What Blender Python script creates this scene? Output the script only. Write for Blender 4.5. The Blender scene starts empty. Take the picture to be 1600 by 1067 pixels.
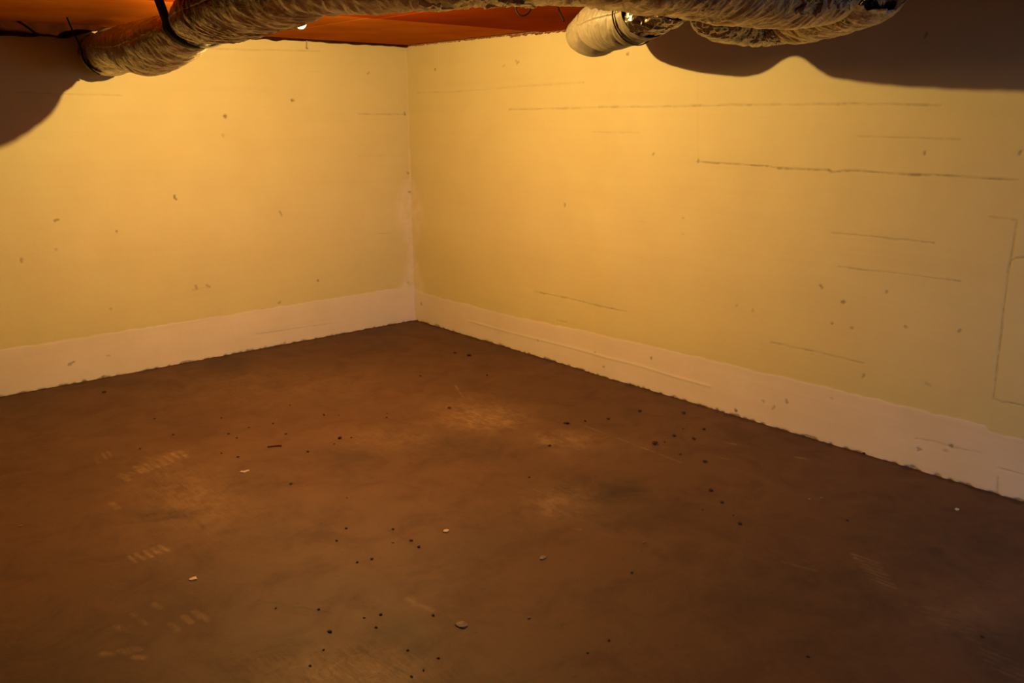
import bpy, bmesh, math, random
import numpy as np
from mathutils import Vector, Matrix, noise

C = bpy.context.scene.collection
SC = bpy.context.scene
random.seed(4)
rng = np.random.default_rng(7)

# ------------------------------------------------------------------ camera
F_PX, PITCH, YAW, ROLL = 1338.4, 0.25724, 0.71502, -0.0033
cam_d = bpy.data.cameras.new('camera')
cam = bpy.data.objects.new('camera', cam_d); C.objects.link(cam)
cam_d.sensor_width = 36.0
cam_d.lens = F_PX / 1600 * 36.0
cam_d.clip_start = 0.05
fw = Vector((math.sin(YAW)*math.cos(PITCH), math.cos(YAW)*math.cos(PITCH), -math.sin(PITCH)))
rt = fw.cross(Vector((0, 0, 1))).normalized(); up = rt.cross(fw)
r2 = rt*math.cos(ROLL) + up*math.sin(ROLL); u2 = up*math.cos(ROLL) - rt*math.sin(ROLL)
M3 = Matrix((r2, u2, -fw)).transposed()
cam.matrix_world = Matrix.Translation((-3.8514, -5.6322, 1.6)) @ M3.to_4x4()
SC.camera = cam

# ------------------------------------------------------------------ world, light, exposure
SC.view_settings.view_transform = 'Standard'
SC.view_settings.look = 'None'
SC.view_settings.gamma = 1.0
SC.view_settings.use_curve_mapping = False
SC.view_settings.exposure = 0.0
w = bpy.data.worlds.new('world'); SC.world = w; w.use_nodes = True
w.node_tree.nodes['Background'].inputs[0].default_value = (0.30, 0.42, 0.75, 1)   # dusk daylight outside the window
w.node_tree.nodes['Background'].inputs[1].default_value = 0.35
LAMP_COLOR = (1.0, 0.622, 0.185)
LAMP_POWER = 240.0
WINDOW_POWER = 15.0
WX, WZ = -1.15, 1.45        # the basement window in the wall behind the camera
ad = bpy.data.lights.new('window_daylight', 'AREA')
ad.shape = 'RECTANGLE'; ad.size = 0.9; ad.size_y = 0.5
ad.color = (0.46, 0.60, 1.0); ad.energy = WINDOW_POWER; ad.spread = math.radians(80)
ao = bpy.data.objects.new('window_daylight', ad); C.objects.link(ao)
ao.location = (WX, -7.62, WZ)
ao.rotation_euler = Vector((0.5, 2.9, -1.5)).to_track_quat('-Z', 'Y').to_euler()

H = 2.112                  # ceiling height
X0, Y0 = -6.3, -7.5        # the far ends of the room, behind the camera

# ------------------------------------------------------------------ measured marks and painted floor falloff (metres on each surface)
CRUMBS = [(-2.486, -0.315, 0.027, 'tiny dark crumb left of the dark stain by the left wall'), (-2.42, -0.991, 0.0141, 'tiny dark crumb behind the upper ladder-like tread mark, second nearest to it'), (-2.142, -1.224, 0.0141, 'tiny dark crumb left of the thin dark splinter, third nearest to it'), (-2.093, -1.467, 0.0136, 'tiny dark crumb behind the thin dark splinter, third nearest to it'), (-2.214, -1.487, 0.0167, 'tiny dark crumb left of the thin dark splinter, second nearest to it'), (-2.205, -1.569, 0.0132, 'tiny dark crumb left of the thin dark splinter, nearest to it'), (-2.631, -1.392, 0.016, 'tiny dark crumb left of the upper ladder-like tread mark'), (-2.309, -1.82, 0.0156, 'tiny dark crumb behind the pale flake behind the tread marks, nearest to it'), (-2.434, -1.305, 0.0133, 'tiny dark crumb behind the upper ladder-like tread mark, nearest to it'), (-2.35, -1.719, 0.0126, 'tiny dark crumb behind the pale flake behind the tread marks, second nearest to it'), (-1.698, -1.561, 0.0213, 'round dark crumb alone on the far left-centre floor'), (-1.637, -1.615, 0.0106, 'tiny dark crumb behind the long dark crumb'), (-1.758, -1.276, 0.011, 'tiny dark crumb behind the thin dark splinter, fourth nearest to it'), (-1.969, -1.498, 0.0138, 'tiny dark crumb behind the thin dark splinter, second nearest to it'), (-1.989, -1.686, 0.0167, 'tiny dark crumb behind the thin dark splinter, nearest to it'), (-1.811, -1.929, 0.0296, 'long dark crumb left of the floor centre, largest of its cluster'), (-1.762, -1.961, 0.0132, 'tiny dark crumb right of the long dark crumb, nearest to it'), (-1.874, -1.981, 0.0129, 'tiny dark crumb in front of the long dark crumb, nearest to it'), (-2.023, -1.986, 0.019, 'tiny dark crumb right of the thin dark splinter'), (-1.461, -1.827, 0.0176, 'tiny dark crumb right of the long dark crumb, second nearest to it'), (-1.418, -1.767, 0.0107, 'tiny dark crumb right of the long dark crumb, third nearest to it'), (-0.341, -1.138, 0.0354, 'flat dark crumb on the far floor right of the corner'), (-0.374, -1.02, 0.0268, 'tiny dark crumb in front of the far corner of the room, nearest to it'), (-2.15, -2.577, 0.0111, 'tiny dark crumb in front of the long dark crumb, second nearest to it'), (-1.107, -1.927, 0.0218, 'tiny dark crumb left of the pale scratched patch at floor centre'), (-2.263, -2.281, 0.0173, 'tiny dark crumb right of the pale flake behind the tread marks'), (-0.872, -1.311, 0.0163, 'tiny dark crumb in front of the far corner of the room, second nearest to it'), (-0.546, -1.581, 0.0204, 'tiny dark crumb behind the pale scratched patch at floor centre'), (-0.786, -2.546, 0.031, 'round dark crumb at centre right, beyond the scratches'), (-0.34, -2.678, 0.0251, 'flat dark smear of dirt near the right wall'), (-0.184, -2.86, 0.0284, 'tiny dark crumb behind the largest dark crumb'), (-0.683, -2.584, 0.0173, 'tiny dark crumb left of the long pale scratch'), (-0.567, -2.646, 0.0209, 'tiny dark crumb behind the long pale scratch'), (-0.662, -3.052, 0.0355, 'largest dark crumb on the right half of the floor'), (-0.497, -3.043, 0.0231, 'tiny dark crumb right of the largest dark crumb, second nearest to it'), (-0.457, -3.138, 0.0229, 'tiny dark crumb right of the largest dark crumb, fifth nearest to it'), (-0.305, -3.088, 0.0202, 'tiny dark crumb right of the largest dark crumb, sixth nearest to it'), (-0.673, -3.222, 0.0125, 'tiny dark crumb right of the largest dark crumb, third nearest to it'), (-0.904, -3.571, 0.0254, 'round dark crumb right of the big dark stain, farther of two'), (-0.969, -3.678, 0.0192, 'round dark crumb right of the big dark stain, nearer of two'), (-1.075, -2.721, 0.0225, 'tiny dark crumb right of the pale scratched patch at floor centre'), (-1.411, -2.939, 0.0146, 'tiny dark crumb left of the big dark stain'), (-0.656, -3.355, 0.0245, 'tiny dark crumb right of the largest dark crumb, seventh nearest to it'), (-0.602, -3.069, 0.013, 'tiny dark crumb right of the largest dark crumb, nearest to it'), (-0.38, -3.009, 0.0101, 'tiny dark crumb right of the largest dark crumb, fourth nearest to it'), (-1.086, -3.665, 0.0081, 'tiny dark crumb left of the row of crumbs past the dark stain'), (-1.034, -3.782, 0.0079, 'tiny dark crumb in front of the row of crumbs past the dark stain'), (-1.078, -3.843, 0.0208, 'flat dark crumb nearest the camera of the row right of the dark stain'), (-1.701, -3.812, 0.0139, 'tiny dark crumb right of the dull pale flake'), (-2.069, -4.04, 0.0121, 'tiny dark crumb right of the large greyish flake, second nearest to it'), (-2.167, -4.042, 0.0079, 'tiny dark crumb right of the large greyish flake, nearest to it'), (-0.725, -4.116, 0.0131, 'tiny dark crumb behind the pale striped scuff'), (-1.165, -4.806, 0.0122, 'tiny dark crumb in front of the pale striped scuff, nearest to it'), (-1.674, -4.497, 0.0137, 'tiny dark crumb in front of the pale striped scuff, second nearest to it'), (-2.3, -2.826, 0.0154, 'tiny dark crumb left of the white plaster splinter, fourth nearest to it'), (-2.381, -2.891, 0.015, 'tiny dark crumb left of the white plaster splinter, sixth nearest to it'), (-2.162, -2.955, 0.0128, 'tiny dark crumb left of the white plaster splinter, second nearest to it'), (-2.17, -3.145, 0.0172, 'tiny dark crumb in front of the white plaster splinter'), (-2.163, -3.083, 0.0175, 'tiny dark crumb left of the white plaster splinter, nearest to it'), (-2.409, -3.09, 0.0119, 'tiny dark crumb left of the white plaster splinter, fifth nearest to it'), (-2.355, -3.106, 0.0143, 'tiny dark crumb left of the white plaster splinter, third nearest to it'), (-2.671, -3.279, 0.0129, 'tiny dark crumb behind the ochre foreground patch, fourth nearest to it'), (-2.776, -3.177, 0.0086, 'tiny dark crumb right of the bright white chip'), (-2.531, -3.443, 0.0149, 'tiny dark crumb left of the large greyish flake, second nearest to it'), (-2.582, -3.496, 0.0124, 'tiny dark crumb behind the ochre foreground patch, second nearest to it'), (-2.77, -3.491, 0.0099, 'tiny dark crumb left of the ochre foreground patch, nearest to it'), (-2.583, -3.423, 0.0106, 'tiny dark crumb behind the ochre foreground patch, third nearest to it'), (-2.403, -3.561, 0.0127, 'tiny dark crumb left of the large greyish flake, nearest to it'), (-2.576, -3.666, 0.0119, 'tiny dark crumb right of the ochre foreground patch, nearest to it'), (-2.596, -3.779, 0.0096, 'tiny dark crumb right of the ochre foreground patch, third nearest to it'), (-2.64, -3.78, 0.0113, 'tiny dark crumb right of the ochre foreground patch, second nearest to it'), (-2.528, -3.76, 0.0098, 'tiny dark crumb in front of the large greyish flake'), (-2.84, -3.536, 0.0116, 'tiny dark crumb left of the ochre foreground patch, second nearest to it'), (-2.707, -3.42, 0.0164, 'tiny dark crumb behind the ochre foreground patch, nearest to it'), (0.005, -3.81, 0.025, 'dark clump against the foot of the right wall')]
CHIPS = [(-2.91,-2.807,0.0252),(-2.36,-2.013,0.0299),(-2.012,-3.109,0.0255),(-1.869,-3.521,0.0287),(-2.365,-3.668,0.0374),(-3.28,-1.933,0.013),(-0.286,-4.37,0.0215),(-0.66,-3.908,0.0138),(-0.609,-3.936,0.0111),(-2.174,-3.782,0.0084),(-1.494,-3.692,0.0099),(-2.224,-3.049,0.0099)]
TREAD = [(-3.033,-2.481,-3.024,-2.546,0.0144,0.75),(-3.005,-2.473,-2.996,-2.539,0.0145,0.75),(-2.972,-2.475,-2.964,-2.541,0.0146,0.75),(-2.943,-2.474,-2.935,-2.541,0.0146,0.75),(-2.914,-2.466,-2.906,-2.533,0.0148,0.75),(-2.727,-1.603,-2.723,-1.698,0.0181,0.6),(-2.704,-1.614,-2.7,-1.708,0.0181,0.6),(-2.678,-1.606,-2.674,-1.701,0.0182,0.6),(-2.646,-1.592,-2.643,-1.688,0.0183,0.6),(-2.609,-1.582,-2.607,-1.679,0.0185,0.6),(-2.569,-1.564,-2.567,-1.661,0.0186,0.6),(-2.531,-1.553,-2.53,-1.652,0.0188,0.6),(-2.495,-1.551,-2.495,-1.651,0.0189,0.6),(-2.834,-1.367,-2.84,-1.447,0.0124,0.45),(-2.791,-1.329,-2.797,-1.411,0.0125,0.45),(-2.764,-1.319,-2.771,-1.402,0.0126,0.45),(-2.828,-1.669,-2.806,-1.707,0.0118,0.4),(-2.801,-1.663,-2.779,-1.702,0.0118,0.4),(-2.776,-1.646,-2.754,-1.685,0.0119,0.4),(-2.935,-1.949,-2.928,-2.029,0.0218,0.45),(-2.807,-1.654,-2.801,-1.745,0.0236,0.45),(-3.075,-3.029,-3.07,-3.082,0.0166,0.35),(-3.027,-3.018,-3.022,-3.071,0.0169,0.35),(-2.989,-3.01,-2.985,-3.064,0.017,0.35),(-2.979,-3.044,-2.975,-3.098,0.0169,0.35),(-3.212,-2.921,-3.204,-2.962,0.0145,0.4),(-3.15,-2.892,-3.143,-2.933,0.0149,0.4),(-3.143,-2.938,-3.136,-2.979,0.0147,0.4),(-3.075,-2.875,-3.069,-2.917,0.0152,0.4),(-3.248,-3.076,-3.226,-3.104,0.0178,0.5),(-3.221,-3.082,-3.199,-3.11,0.0179,0.5),(-3.225,-3.135,-3.203,-3.163,0.0176,0.5),(-3.292,-3.055,-3.27,-3.082,0.0178,0.5),(-0.969,-4.265,-0.962,-4.366,0.0062,0.5),(-0.991,-4.288,-0.984,-4.388,0.0062,0.5),(-1.012,-4.31,-1.004,-4.409,0.0061,0.5),(-1.033,-4.332,-1.025,-4.43,0.006,0.5),(-1.053,-4.354,-1.045,-4.45,0.006,0.5),(-1.073,-4.375,-1.065,-4.47,0.0059,0.5),(-1.093,-4.396,-1.084,-4.49,0.0059,0.5),(-1.162,-4.559,-1.096,-4.679,0.0129,0.28),(-1.171,-4.603,-1.106,-4.72,0.0127,0.28),(-1.18,-4.645,-1.116,-4.76,0.0126,0.28),(-1.189,-4.686,-1.126,-4.799,0.0124,0.28),(-1.198,-4.726,-1.135,-4.837,0.0122,0.28),(-1.203,-4.773,-1.204,-4.905,0.01,0.3),(-1.23,-4.803,-1.231,-4.932,0.0098,0.3),(-1.257,-4.832,-1.256,-4.958,0.0097,0.3),(-1.283,-4.861,-1.281,-4.984,0.0095,0.3),(-1.308,-4.889,-1.306,-5.009,0.0094,0.3),(-1.22,-4.127,-1.209,-4.168,0.0071,0.3),(-1.211,-4.154,-1.2,-4.194,0.0071,0.3),(-1.202,-4.18,-1.191,-4.22,0.007,0.3),(-1.194,-4.206,-1.183,-4.246,0.007,0.3),(-2.675,-1.736,-2.67,-1.838,0.0178,0.35),(-2.649,-1.778,-2.644,-1.879,0.0177,0.35),(-2.623,-1.821,-2.619,-1.921,0.0176,0.35),(-2.597,-1.863,-2.593,-1.962,0.0176,0.35),(-2.571,-1.905,-2.568,-2.003,0.0175,0.35),(-2.546,-1.947,-2.543,-2.043,0.0174,0.35),(-2.721,-1.959,-2.711,-2.056,0.0169,0.3),(-2.711,-2.056,-2.702,-2.15,0.0166,0.3),(-2.702,-2.15,-2.693,-2.241,0.0164,0.3),(-2.619,-2.05,-2.61,-2.145,0.0169,0.3),(-2.61,-2.145,-2.603,-2.237,0.0166,0.3),(-2.603,-2.237,-2.595,-2.327,0.0164,0.3),(-1.201,-1.88,-1.168,-2.038,0.0107,0.4),(-1.208,-1.974,-1.175,-2.128,0.0106,0.4),(-1.215,-2.065,-1.182,-2.215,0.0104,0.4),(-1.221,-2.154,-1.189,-2.3,0.0102,0.4),(-1.05,-2.014,-1.019,-2.169,0.0107,0.4),(-1.059,-2.106,-1.029,-2.257,0.0105,0.4),(-1.068,-2.195,-1.038,-2.342,0.0104,0.4),(-1.077,-2.282,-1.047,-2.425,0.0102,0.4),(-0.997,-2.482,-0.964,-2.623,0.0084,0.35),(-1.006,-2.537,-0.974,-2.676,0.0083,0.35),(-1.015,-2.59,-0.983,-2.727,0.0082,0.35),(-1.024,-2.643,-0.992,-2.778,0.0081,0.35),(-0.906,-2.562,-0.875,-2.702,0.0084,0.35),(-0.916,-2.616,-0.885,-2.754,0.0083,0.35),(-0.926,-2.669,-0.895,-2.805,0.0082,0.35),(-0.936,-2.721,-0.905,-2.854,0.0081,0.35),(-1.484,-3.046,-1.462,-3.162,0.0084,0.35),(-1.506,-3.106,-1.484,-3.22,0.0083,0.35),(-1.526,-3.165,-1.504,-3.276,0.0082,0.35),(-1.547,-3.222,-1.524,-3.33,0.0081,0.35),(-1.408,-3.113,-1.387,-3.228,0.0084,0.35),(-1.43,-3.173,-1.41,-3.285,0.0083,0.35),(-1.452,-3.231,-1.431,-3.34,0.0082,0.35),(-1.473,-3.287,-1.453,-3.394,0.0081,0.35),(-0.733,-2.638,-0.748,-3.289,0.0084,0.5),(-0.821,-1.606,-0.932,-1.838,0.0077,0.5),(-2.412,-3.418,-2.388,-3.534,0.0173,0.4),(-2.391,-3.41,-2.41,-3.468,0.0197,0.35),(-0.37,-3.287,-0.36,-3.318,0.0194,0.5),(-0.346,-3.343,-0.337,-3.374,0.0128,0.4),(-0.569,-3.368,-0.545,-3.411,0.0154,0.3),(-0.283,-3.605,-0.263,-3.655,0.0124,0.5),(-1.614,-3.423,-1.598,-3.452,0.0103,0.4)]
FCRACK = [(-2.801,-3.092,-2.651,-3.327,0.0043,0.6),(-2.686,-3.557,-2.638,-3.766,0.0058,0.7),(-2.662,-3.769,-2.628,-3.913,0.0037,0.6),(-2.176,-2.935,-2.171,-3.15,0.0075,0.5),(-2.14,-1.786,-2.091,-1.841,0.0096,0.8)]
FDARK = [(-1.69,-0.193,0.161,-0.143,-0.086,-0.202,0.8),(-1.257,-3.277,0.179,-0.158,-0.122,-0.113,0.9),(-2.539,-3.622,0.084,-0.073,-0.078,-0.113,0.8),(-2.806,-2.205,0.09,-0.08,-0.031,-0.088,1.0),(-1.425,-2.446,0.239,-0.211,-0.12,-0.155,0.8),(-2.416,-2.183,0.151,-0.133,-0.071,-0.156,0.4),(-1.921,-2.174,0.163,-0.144,-0.088,-0.15,0.6),(-2.524,-2.658,0.23,-0.203,-0.071,-0.146,0.25),(-1.296,-4.367,0.38,-0.334,-0.304,-0.169,0.6),(-0.402,-0.158,0.129,-0.115,-0.065,-0.102,0.6),(-1.342,-3.472,0.22,-0.194,-0.149,-0.132,0.45),(-2.234,-0.317,0.209,-0.185,-0.053,-0.158,0.4),(-0.585,-2.418,0.377,-0.334,-0.218,-0.216,0.2),(-0.625,-4.471,0.332,-0.292,-0.374,-0.157,0.65),(-1.166,-4.873,0.179,-0.157,-0.23,-0.083,0.8),(-3.485,-2.965,0.233,-0.204,-0.042,-0.195,0.6),(-3.296,-2.865,0.235,-0.206,-0.059,-0.216,0.35),(-2.972,-2.948,0.329,-0.289,-0.111,-0.287,0.35),(-3.162,-2.371,0.163,-0.144,-0.027,-0.101,0.3),(-2.813,-3.382,0.091,-0.08,-0.047,-0.091,0.2),(-0.328,-3.416,0.143,-0.126,-0.154,-0.103,0.25),(-1.996,-3.264,0.186,-0.164,-0.092,-0.115,0.2)]  # dark stains; the broad near-floor blobs paint in the light's falloff
FLIGHT = [(-1.057,-2.17,0.197,-0.175,-0.149,-0.183,1.0),(-0.97,-2.709,0.171,-0.151,-0.108,-0.111,0.8),(-1.478,-3.229,0.123,-0.109,-0.118,-0.12,0.85),(-1.591,-2.124,0.271,-0.24,-0.106,-0.16,0.45),(-2.746,-3.656,0.172,-0.151,-0.064,-0.106,1.0),(-2.661,-2.144,0.188,-0.165,-0.134,-0.347,0.6),(-2.601,-1.627,0.127,-0.113,-0.06,-0.17,0.4),(-0.69,-2.98,0.194,-0.172,-0.191,-0.165,0.15),(-1.088,-4.706,0.127,-0.112,-0.166,-0.068,0.3),(-1.037,-1.944,0.164,-0.145,-0.118,-0.153,0.45),(-1.639,-0.846,0.594,-0.527,-0.218,-0.446,0.25),(-2.954,-2.521,0.091,-0.08,-0.037,-0.107,0.25),(-2.918,-3.463,0.131,-0.115,-0.028,-0.057,0.4),(-1.277,-2.084,0.155,-0.138,-0.081,-0.11,0.3)]
WL_LINES = [([(-2.661,1.736),(-2.412,1.732),(-2.091,1.729)],0.35,0.0054),([(-1.507,2.024),(-1.111,2.034),(-0.728,2.043)],0.4,0.0062),([(-0.443,1.619),(-0.039,1.614)],0.45,0.007),([(-0.46,1.317),(-0.063,1.309)],0.15,0.0071),([(-1.784,0.482),(-1.674,0.49)],0.3,0.0085),([(-1.363,0.112),(-1.217,0.106),(-0.762,0.095)],0.3,0.0057),([(-0.836,1.903),(-0.737,1.906)],0.2,0.0067),([(-0.323,0.732),(-0.195,0.725)],0.25,0.0049)]
WR_LINES = [([(-0.123,1.771),(-0.505,1.768),(-1.048,1.78),(-1.392,1.788),(-1.861,1.794)],0.25,0.0072),([(-1.172,1.643),(-1.514,1.644),(-1.934,1.648),(-2.31,1.648),(-3.103,1.65),(-3.713,1.648),(-3.98,1.637)],0.45,0.0074),([(-1.938,1.507),(-2.317,1.504)],0.3,0.0058),([(-3.622,1.505),(-3.802,1.502),(-4.076,1.499)],0.35,0.0044),([(-2.729,1.358),(-3.013,1.355),(-3.164,1.351),(-3.22,1.344),(-3.495,1.347),(-3.512,1.338),(-3.638,1.35),(-3.82,1.344),(-4.095,1.346),(-4.32,1.344)],0.8,0.0069),([(-3.54,1.053),(-3.731,1.057),(-4.023,1.055)],0.45,0.0038),([(-3.589,0.895),(-3.87,0.901),(-4.151,0.902)],0.5,0.0046),([(-1.43,0.448),(-1.738,0.452),(-2.051,0.448),(-2.263,0.451)],0.6,0.0054),([(-3.258,0.454),(-3.496,0.455),(-3.765,0.45)],0.55,0.0042),([(-1.651,0.287),(-1.741,0.29)],0.5,0.0064),([(-4.231,1.187),(-4.33,1.182)],0.5,0.0033),([(-4.339,1.181),(-4.339,1.076),(-4.336,1.009),(-4.334,0.968)],0.8,0.0065),([(-4.335,1.014),(-4.357,1.03),(-4.385,1.036)],0.7,0.0053),([(-4.334,0.968),(-4.339,0.765),(-4.344,0.57),(-4.348,0.428)],0.7,0.0053),([(-4.346,0.421),(-4.383,0.413),(-4.432,0.42),(-4.47,0.416)],0.6,0.0041),([(-4.045,0.149),(-4.131,0.159),(-4.202,0.155),(-4.337,0.168)],0.5,0.0037),([(-4.409,0.119),(-4.51,0.122)],0.6,0.0042),([(-4.412,0.078),(-4.418,0.011)],0.5,0.0042),([(-2.339,1.003),(-2.388,1.0)],0.2,0.0056),([(-2.697,1.863),(-2.737,1.368)],0.08,0.0101)]
WL_SPOTS = [(-1.447,1.608,0.0105,0.8),(-1.839,1.098,0.0082,0.9),(-2.556,1.008,0.0076,0.7),(-0.962,1.713,0.0088,0.8),(-2.764,0.797,0.0075,0.5),(-2.214,0.917,0.004,0.6),(-2.57,0.837,0.0038,0.5),(-1.748,0.495,0.0107,0.4),(-1.674,0.49,0.0086,0.5),(-0.346,1.904,0.007,0.4),(-1.484,1.485,0.0084,0.25),(-1.108,0.937,0.009,0.5),(-0.851,0.434,0.0059,0.7),(-1.171,0.312,0.0069,0.5),(-2.577,0.13,0.0079,0.6),(-2.351,0.137,0.0061,0.4),(-0.039,1.614,0.0073,0.7),(-0.027,1.177,0.0074,0.7),(-0.015,1.029,0.0075,0.7),(-0.056,0.313,0.0077,0.4),(-2.308,0.434,0.006,0.4),(-1.16,0.006,0.0093,0.6),(-0.923,-0.076,0.0048,0.5)]
WR_SPOTS = [(-0.357,1.927,0.007,0.7),(-1.25,1.939,0.0104,0.4),(-1.122,1.921,0.0063,0.5),(-2.211,1.94,0.0054,0.7),(-1.71,1.05,0.0061,0.7),(-2.426,1.389,0.0045,0.5),(-2.738,1.361,0.0052,0.7),(-3.939,1.437,0.0056,0.7),(-4.315,1.453,0.0051,0.7),(-3.629,0.728,0.0077,0.7),(-3.509,0.793,0.0063,0.6),(-3.838,0.81,0.0044,0.5),(-3.584,0.612,0.0047,0.5),(-3.687,0.609,0.0046,0.5),(-3.941,0.659,0.0059,0.6),(-4.173,0.684,0.0042,0.6),(-3.886,1.934,0.0068,0.7),(-4.066,0.418,0.0073,0.5),(-3.771,0.387,0.0061,0.5),(-2.466,0.195,0.0057,0.7),(-2.097,0.062,0.0051,0.7),(-2.011,0.141,0.0041,0.6),(-3.069,0.031,0.007,0.9),(-2.653,1.048,0.0053,0.3),(-0.088,0.152,0.0077,0.6),(-3.374,0.16,0.0067,0.6),(-3.239,0.126,0.0051,0.5),(-3.303,0.107,0.0051,0.5),(-3.621,0.236,0.0048,0.3),(-4.202,0.158,0.0058,0.7),(-4.066,0.098,0.0059,0.6),(-4.186,0.126,0.0043,0.5),(-3.038,0.613,0.0069,0.3),(-3.138,0.598,0.0084,0.3),(-3.846,-0.008,0.0062,0.3),(-2.654,0.959,0.0054,0.2),(-1.464,0.114,0.0066,0.4)]
BAND_L = [(-2.94,0.282),(-2.772,0.275),(-2.684,0.279),(-2.594,0.284),(-2.217,0.286),(-1.888,0.293),(-1.626,0.296),(-1.349,0.282),(-0.846,0.275),(-0.347,0.254),(-0.046,0.26)]
BAND_R = [(-0.067,0.248),(-0.367,0.238),(-0.764,0.242),(-1.197,0.239),(-1.83,0.263),(-2.373,0.272),(-2.842,0.279),(-3.253,0.286),(-3.616,0.289),(-3.939,0.288),(-4.334,0.295),(-4.35,0.273),(-4.49,0.27)]
RIDGE_R = [(-1.197,0.118),(-1.833,0.13),(-2.379,0.136),(-2.671,0.127)]
WIRE = [(-1.112, -2.511, 2.104), (-1.11, -2.505, 2.077), (-1.105, -2.521, 2.043), (-1.082, -2.543, 2.041), (-1.057, -2.555, 2.066), (-1.04, -2.541, 2.104)]
CORD = [(-0.888, -2.546, 2.104), (-0.958, -2.637, 2.06), (-0.987, -2.697, 2.013)]
TW = [(-2.146, -1.798), (-2.085, -1.829)]

# ------------------------------------------------------------------ materials
def mat(name):
    m = bpy.data.materials.new(name); m.use_nodes = True
    nt = m.node_tree; b = nt.nodes['Principled BSDF']
    return m, nt, b
def N(nt, kind, **kw):
    n = nt.nodes.new(kind)
    for k, v in kw.items():
        if k in n.inputs.keys() if isinstance(k, str) else False: n.inputs[k].default_value = v
        else: setattr(n, k, v)
    return n
def noise_n(nt, vec, scale, detail=4, rough=0.55, dist=0.0):
    n = nt.nodes.new('ShaderNodeTexNoise')
    n.inputs['Scale'].default_value = scale; n.inputs['Detail'].default_value = detail
    n.inputs['Roughness'].default_value = rough; n.inputs['Distortion'].default_value = dist
    nt.links.new(vec, n.inputs['Vector']); return n.outputs['Fac']
def math_n(nt, op, a, b=None, clamp=False):
    n = nt.nodes.new('ShaderNodeMath'); n.operation = op; n.use_clamp = clamp
    for i, v in enumerate((a, b)):
        if v is None: continue
        if isinstance(v, (int, float)): n.inputs[i].default_value = v
        else: nt.links.new(v, n.inputs[i])
    return n.outputs[0]
def ramp(nt, fac, lo, hi):
    n = nt.nodes.new('ShaderNodeMapRange'); n.clamp = True
    nt.links.new(fac, n.inputs['Value']); n.inputs['From Min'].default_value = lo; n.inputs['From Max'].default_value = hi
    return n.outputs['Result']
def mix(nt, fac, a, b, mode='MIX'):
    n = nt.nodes.new('ShaderNodeMix'); n.data_type = 'RGBA'; n.blend_type = mode
    if isinstance(fac, (int, float)): n.inputs[0].default_value = fac
    else: nt.links.new(fac, n.inputs[0])
    for i, v in ((6, a), (7, b)):
        if isinstance(v, tuple): n.inputs[i].default_value = (*v, 1)
        else: nt.links.new(v, n.inputs[i])
    return n.outputs[2]
def pos(nt, sx=1, sy=1, sz=1):
    g = nt.nodes.new('ShaderNodeNewGeometry')
    m = nt.nodes.new('ShaderNodeMapping'); m.inputs['Scale'].default_value = (sx, sy, sz)
    nt.links.new(g.outputs['Position'], m.inputs['Vector']); return m.outputs[0]
def bump(nt, b, h, strength, dist):
    n = nt.nodes.new('ShaderNodeBump'); n.inputs['Strength'].default_value = strength; n.inputs['Distance'].default_value = dist
    nt.links.new(h, n.inputs['Height']); nt.links.new(n.outputs[0], b.inputs['Normal'])
def marks(nt):
    a = nt.nodes.new('ShaderNodeAttribute'); a.attribute_name = 'marks'
    s = nt.nodes.new('ShaderNodeSeparateColor'); nt.links.new(a.outputs['Color'], s.inputs[0])
    return s.outputs[0], s.outputs[1], s.outputs[2]

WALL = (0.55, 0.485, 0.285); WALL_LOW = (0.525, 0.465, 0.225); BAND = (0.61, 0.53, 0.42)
def wall_material():
    m, nt, b = mat('painted_concrete')
    p = pos(nt); dk, lt, bd = marks(nt)
    g = nt.nodes.new('ShaderNodeNewGeometry'); s = nt.nodes.new('ShaderNodeSeparateXYZ')
    nt.links.new(g.outputs['Position'], s.inputs[0])
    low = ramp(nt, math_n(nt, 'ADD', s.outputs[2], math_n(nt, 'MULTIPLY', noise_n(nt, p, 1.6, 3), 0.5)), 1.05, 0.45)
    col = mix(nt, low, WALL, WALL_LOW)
    band = ramp(nt, math_n(nt, 'ADD', bd, math_n(nt, 'MULTIPLY', math_n(nt, 'SUBTRACT', noise_n(nt, p, 40, 4), 0.5), 0.25)), 0.42, 0.58)
    col = mix(nt, band, col, BAND)
    col = mix(nt, math_n(nt, 'MULTIPLY', lt, ramp(nt, noise_n(nt, p, 14, 5), 0.25, 0.6)), col, (0.64, 0.555, 0.44))
    blot = ramp(nt, noise_n(nt, p, 3.2, 6, 0.6), 0.35, 0.75)
    col = mix(nt, math_n(nt, 'MULTIPLY', blot, 0.26), col, (0.42, 0.33, 0.18))
    # faint horizontal board joints of the formwork
    pl = pos(nt, 0.6, 0.6, 16)
    col = mix(nt, math_n(nt, 'MULTIPLY', ramp(nt, noise_n(nt, pl, 1.0, 5, 0.6), 0.5, 0.78), 0.16), col, (0.42, 0.33, 0.18))
    spk = ramp(nt, noise_n(nt, p, 95, 3), 0.73, 0.80)
    col = mix(nt, math_n(nt, 'MULTIPLY', spk, 0.12), col, (0.35, 0.25, 0.13))
    d2 = math_n(nt, 'MULTIPLY', dk, ramp(nt, noise_n(nt, p, 30, 3), 0.2, 0.55), True)
    col = mix(nt, d2, col, (0.14, 0.09, 0.05))
    nt.links.new(col, b.inputs['Base Color']); b.inputs['Roughness'].default_value = 0.62
    b.inputs['Specular IOR Level'].default_value = 0.25
    h = math_n(nt, 'ADD', math_n(nt, 'MULTIPLY', noise_n(nt, p, 9, 6, 0.6), 1.0), math_n(nt, 'MULTIPLY', noise_n(nt, pl, 1.0, 4), 0.8))
    h = math_n(nt, 'SUBTRACT', h, math_n(nt, 'MULTIPLY', dk, 0.8))
    bump(nt, b, h, 0.35, 0.006)
    return m
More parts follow.
